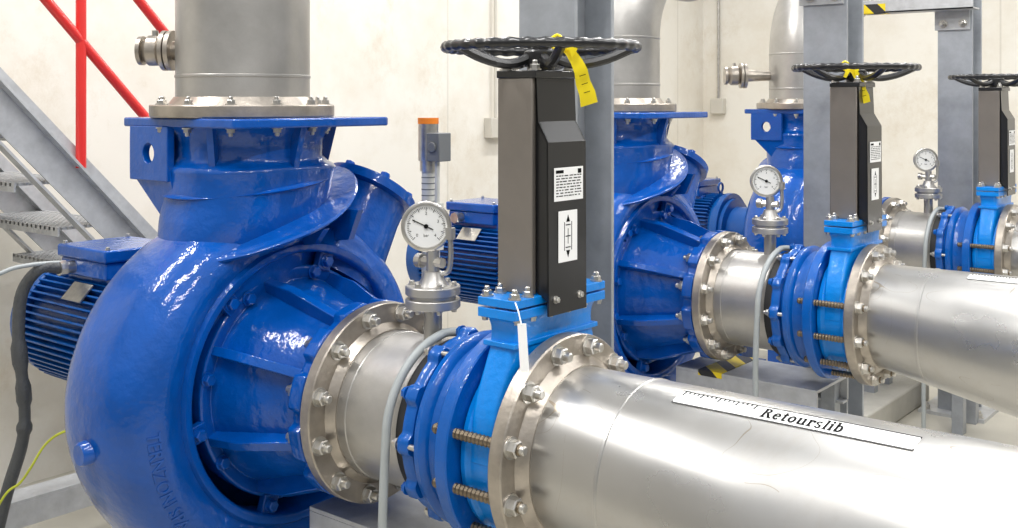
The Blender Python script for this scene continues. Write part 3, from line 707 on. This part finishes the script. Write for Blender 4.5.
ribbon(m, [(-.030, .058, 0), (-.018, .045, .006), (-.008, .030, .002), (0, .012, .007), (.004, -.01, .002), (.012, -.03, .005), (.016, -.052, 0)], 0.018, 0.034, lambda i: u*0.95+Z*0.3)
ribbon(m, [(-.038, .052, .004), (-.030, .066, .012), (-.018, .060, .016), (-.012, .045, .012)], 0.016, 0.020, lambda i: u*0.5+Z*0.8)
ribbon(m, [(-.035, .06, .008), (-.045, .045, .012), (-.050, .030, .006)], 0.014, 0.010, lambda i: u*0.8-Z*0.4)
m.obj('tag_plate', YEL, T, recalc=True)
m = MB()
for k in range(3): m.obox(c+u*(0.003+0.004*k)+n_*0.0095+Z*(0.004-0.016*k), (u*0.95+Z*0.3), Z, n_, 0.012, 0.0015, 0.0004)
m.obj('tag_print', INK, T)
MB().sweep([c+u*-.04+Z*.05, c+u*-.06+Z*.066, c+u*-.045+Z*.082+n_*-.01, c+u*-.03+Z*.066], 0.003, 6, closed=True, sub=4).obj('tag_loop', YEL, T)
T2 = dup(T, SP, label='yellow plastic tag hanging below the black handwheel'); T2.location.x -= 0.09
w = MB().obox((0.085, -0.165, 1.05), (-0.12, 0.05, 1), V((1, 0.3, 0.12)), V((0.3, -1, 0)), 0.085, 0.017, 0.0015)
w.sweep([(0.08, -0.164, 1.09), (0.07, -0.160, 1.112), (0.045, -0.138, 1.122)], 0.0015, 6)
w.obj('white_tag', WHITE, None, label='small white plastic tag hanging from the azure valve', cat='tag')
MB().box((-0.53, -0.07+SP, 0.5622), (-0.44, 0.20+SP, 0.5645)).box((-0.53, SP-0.0725, 0.545), (-0.44, SP-0.0703, 0.5645)).obj('hazard_tape', HAZ, None, label='yellow and black striped tape stuck flat on the support beam', cat='tape')
MB().box((-0.656, 0.128+2*SP, 1.927), (-0.54, 0.1298+2*SP, 1.975)).box((-0.656, 0.128+2*SP, 1.9275), (-0.54, 0.20+2*SP, 1.9298)).obj('hazard_tape', HAZ, None, label='yellow and black striped tape on the bracket arm end', cat='tape')
# level instrument
cx, cy = -0.80, 0.52
L = empty('level_sensor', (cx, cy, 0), 'stainless level sensor on a post with orange cap', 'sensor')
MB().cyl((cx, cy, 0), (cx, cy, 1.34), 0.019).cyl((cx, cy, 0), (cx, cy, 0.012), 0.06).obj('post', PALE, L)
MB().cyl((cx, cy, 1.33), (cx, cy, 1.435), 0.029, 24).cyl((cx, cy, 1.30), (cx, cy, 1.33), 0.024, 24).obj('sensor_head', BOLTM, L)
MB().cyl((cx, cy, 1.435), (cx, cy, 1.452), 0.03, 24).obj('cap', ORANGE, L, label='orange cap')
MB().box((cx+0.02, cy-0.03, 1.33), (cx+0.07, cy+0.02, 1.41)).cyl((cx+0.045, cy-0.031, 1.37), (cx+0.045, cy-0.036, 1.37), 0.015).obj('connector_box', DGREY, L, bevel=0.004)
m = MB().cyl((cx+0.045, cy-0.01, 1.05), (cx+0.045, cy-0.01, 1.34), 0.007)
for z in (1.08, 1.2): m.box((cx, cy-0.02, z), (cx+0.055, cy+0.005, z+0.012))
m.obj('guide_tube', PALE, L)
m = MB()
for k in range(14): m.lathe([(1.06+k*0.017, .0196), (1.063+k*0.017, .0196)], (cx, cy, 0), (0, 0, 1), 20)
m.obj('scale_marks', DGREY, L)
# ============================================================ cables
AMz = A+0.015+0.19
MB().sweep([(-1.60, -0.15, AMz), (-1.606, -0.207, AMz+0.004), (-1.645, -0.238, 0.96), (-1.65, -0.245, 0.83), (-1.642, -0.233, 0.66), (-1.645, -0.236, 0.55), (-1.676, -0.263, 0.41), (-1.72, -0.32, 0.15), (-1.75, -0.45, 0.03), (-1.8, -0.9, 0.025)], 0.018, 12, sub=8,
  rfun=lambda t: 0.0165+0.0008*math.sin(t*900)+(0.005 if 0.34 < t < 0.37 or 0.40 < t < 0.44 or 0.50 < t < 0.53 else 0)).obj('power_cable', SLEEVE, None, label='thick dark sleeved power cable drooping from the motor terminal box', cat='cable')
MB().sweep([(-1.60, -0.145, AMz+0.016), (-1.60, -0.23, AMz+0.02), (-1.61, -0.30, AMz+0.01), (-1.63, -0.33, AMz-0.03), (-1.66, -0.36, 0.8), (-1.70, -0.40, 0.5), (-1.7, -0.5, 0.1), (-1.6, -0.8, 0.015), (-1.6, -0.95, 0.012)], 0.006, 10, sub=8).obj('control_cable', GREYH, None, label='thin light grey control cable beside the motor power cable', cat='cable')
MB().sweep([(-1.30, -0.09, 0.70), (-1.40, -0.14, 0.62), (-1.473, -0.205, 0.60), (-1.526, -0.232, 0.56), (-1.55, -0.26, 0.50), (-1.58, -0.276, 0.455), (-1.62, -0.309, 0.405), (-1.66, -0.4, 0.2), (-1.62, -0.6, 0.02), (-1.6, -0.8, 0.008)], 0.0035, 8, sub=8).obj('earth_wire', GREENY, None, label='thin green and yellow earth wire trailing to the floor', cat='cable')
# ============================================================ stairs
S = empty('staircase', (-2.35, 1.4, 0), 'galvanised open steel staircase with red handrail against the wall', 'staircase')
sl = 1.07
def zt(y): return 1.58-sl*(y+0.131)
for x in (-2.05, -2.66):
    y0, y1 = -1.3, 1.43; dd = 0.21
    m = MB().prism([(x, y0, zt(y0)), (x, y1+0.02, max(0, zt(y1))), (x, 1.36, 0), (x, 1.25, 0), (x, y0, zt(y0)-dd)], (0.008, 0, 0))
    m.prism([(x, y0, zt(y0)), (x, 1.42, zt(1.42)), (x, 1.42, zt(1.42)-0.012), (x, y0, zt(y0)-0.012)], (0.045, 0, 0)); m.prism([(x, y0, zt(y0)-dd), (x, 1.25, zt(1.25)-dd), (x, 1.25, zt(1.25)-dd+.012), (x, y0, zt(y0)-dd+.012)], (0.045, 0, 0))
    m.obj('stringer', GALV, S)
for i in range(16):
    z = 0.155*(i+1); y = -0.131+(1.58-z)/sl-0.21
    if y < -1.2: break
    m = MB(); m.box((-2.655, y-0.04, z-0.03), (-2.05, y-0.034, z)); m.box((-2.655, y+0.20, z-0.03), (-2.05, y+0.212, z))
    for q in range(20): m.box((-2.65+0.6*q/20, y-0.04, z-0.012), (-2.64+0.6*q/20, y+0.20, z-0.001))
    for q in range(-1, 10): m.box((-2.65, y+0.022*q, z-0.010), (-2.055, y+0.022*q+0.009, z-0.002))
    m.obj('tread', GALV, S, flat=True)
for y in (-0.9, 0.151, 1.1):
    MB().cyl((-2.03, y, zt(y)-0.0), (-2.03, y, zt(y)+0.82), 0.017, 16).obj('rail_post', RED, S, label='red tubular post')
for o in (0.42, 0.80):
    MB().cyl((-2.03, -1.3, zt(-1.3)+o), (-2.03, 1.2, zt(1.2)+o), 0.017, 16).obj('handrail', RED, S, label='red tubular rail')
# ============================================================ room
def st(mb, name, m, **k): return mb.obj(name, m, None, kind='structure', **k)
st(MB().box((-3.0, -5, 0), (-2.8, 6.0, 3.6)), 'wall_west', WALL)
st(MB().box((-3.0, 5.8, 0), (6, 6.0, 3.6)), 'wall_north', WALL)
st(MB().box((-3.0, -5, -0.2), (6, 6.0, 0)), 'floor', FLOOR)
C = empty('wall_conduit', (-2.66, 5.78, 1.4), 'thin steel conduit with junction box on the concrete wall', 'conduit')
MB().cyl((-2.66, 5.785, 1.5), (-2.66, 5.785, 3.5), 0.012).obj('conduit_tube', BOLTM, C)
MB().box((-2.71, 5.74, 1.40), (-2.60, 5.80, 1.52)).obj('junction_box', CREAM, C, bevel=0.005)
MB().box((-2.8, 3.12, 1.28), (-2.74, 3.26, 1.40)).cyl((-2.77, 3.19, 1.4), (-2.77, 3.19, 2.2), 0.01).obj('socket_box', CREAM, None, label='small cream electrical box on the concrete wall', cat='electrical box', bevel=0.004)
# ============================================================ lights
def area(name, loc, sx, sy, e, rot=(0, 0, 0), col=(1, 0.985, 0.96)):
    l = bpy.data.lights.new(name, 'AREA'); l.shape = 'RECTANGLE'; l.size = sx; l.size_y = sy; l.energy = e; l.color = col
    o = bpy.data.objects.new(name, l); COL.objects.link(o); o.location = loc; o.rotation_euler = rot
    o['label'] = 'ceiling strip light shining down'; o['category'] = 'lamp'; return o
for x in (-1.6, 0.2, 1.9):
    for y in (-1.2, 1.2, 3.6):
        area('ceiling_lamp', (x, y, 3.4), 0.12, 1.5, 40)
w = bpy.data.worlds.new('w'); sc.world = w; w.use_nodes = True
nt = w.node_tree; bg = nt.nodes['Background']; bg.inputs[1].default_value = 0.78
tc = nt.nodes.new('ShaderNodeTexCoord'); sx = nt.nodes.new('ShaderNodeSeparateXYZ'); cr = nt.nodes.new('ShaderNodeValToRGB'); mr = nt.nodes.new('ShaderNodeMapRange')
mr.inputs[1].default_value = -1; mr.inputs[2].default_value = 1
nt.links.new(tc.outputs['Generated'], sx.inputs[0]); nt.links.new(sx.outputs['Z'], mr.inputs[0]); nt.links.new(mr.outputs[0], cr.inputs[0]); nt.links.new(cr.outputs[0], bg.inputs[0])
cr.color_ramp.elements[0].position = 0.0; cr.color_ramp.elements[0].color = (0.24, 0.23, 0.21, 1)
cr.color_ramp.elements[1].position = 1.0; cr.color_ramp.elements[1].color = (0.78, 0.81, 0.86, 1)
e = cr.color_ramp.elements.new(0.5); e.color = (0.34, 0.335, 0.32, 1)
e = cr.color_ramp.elements.new(0.72); e.color = (0.84, 0.85, 0.87, 1)
# ============================================================ camera
th = math.radians(39)
cam = bpy.data.cameras.new('camera'); co = bpy.data.objects.new('camera', cam); COL.objects.link(co)
co.location = (1.284, -1.687, H); co.rotation_euler = (pi/2, 0, th)
cam.sensor_width = 36; cam.lens = 1060/1018*36; cam.shift_y = -163/1018; cam.clip_start = 0.05
sc.camera = co
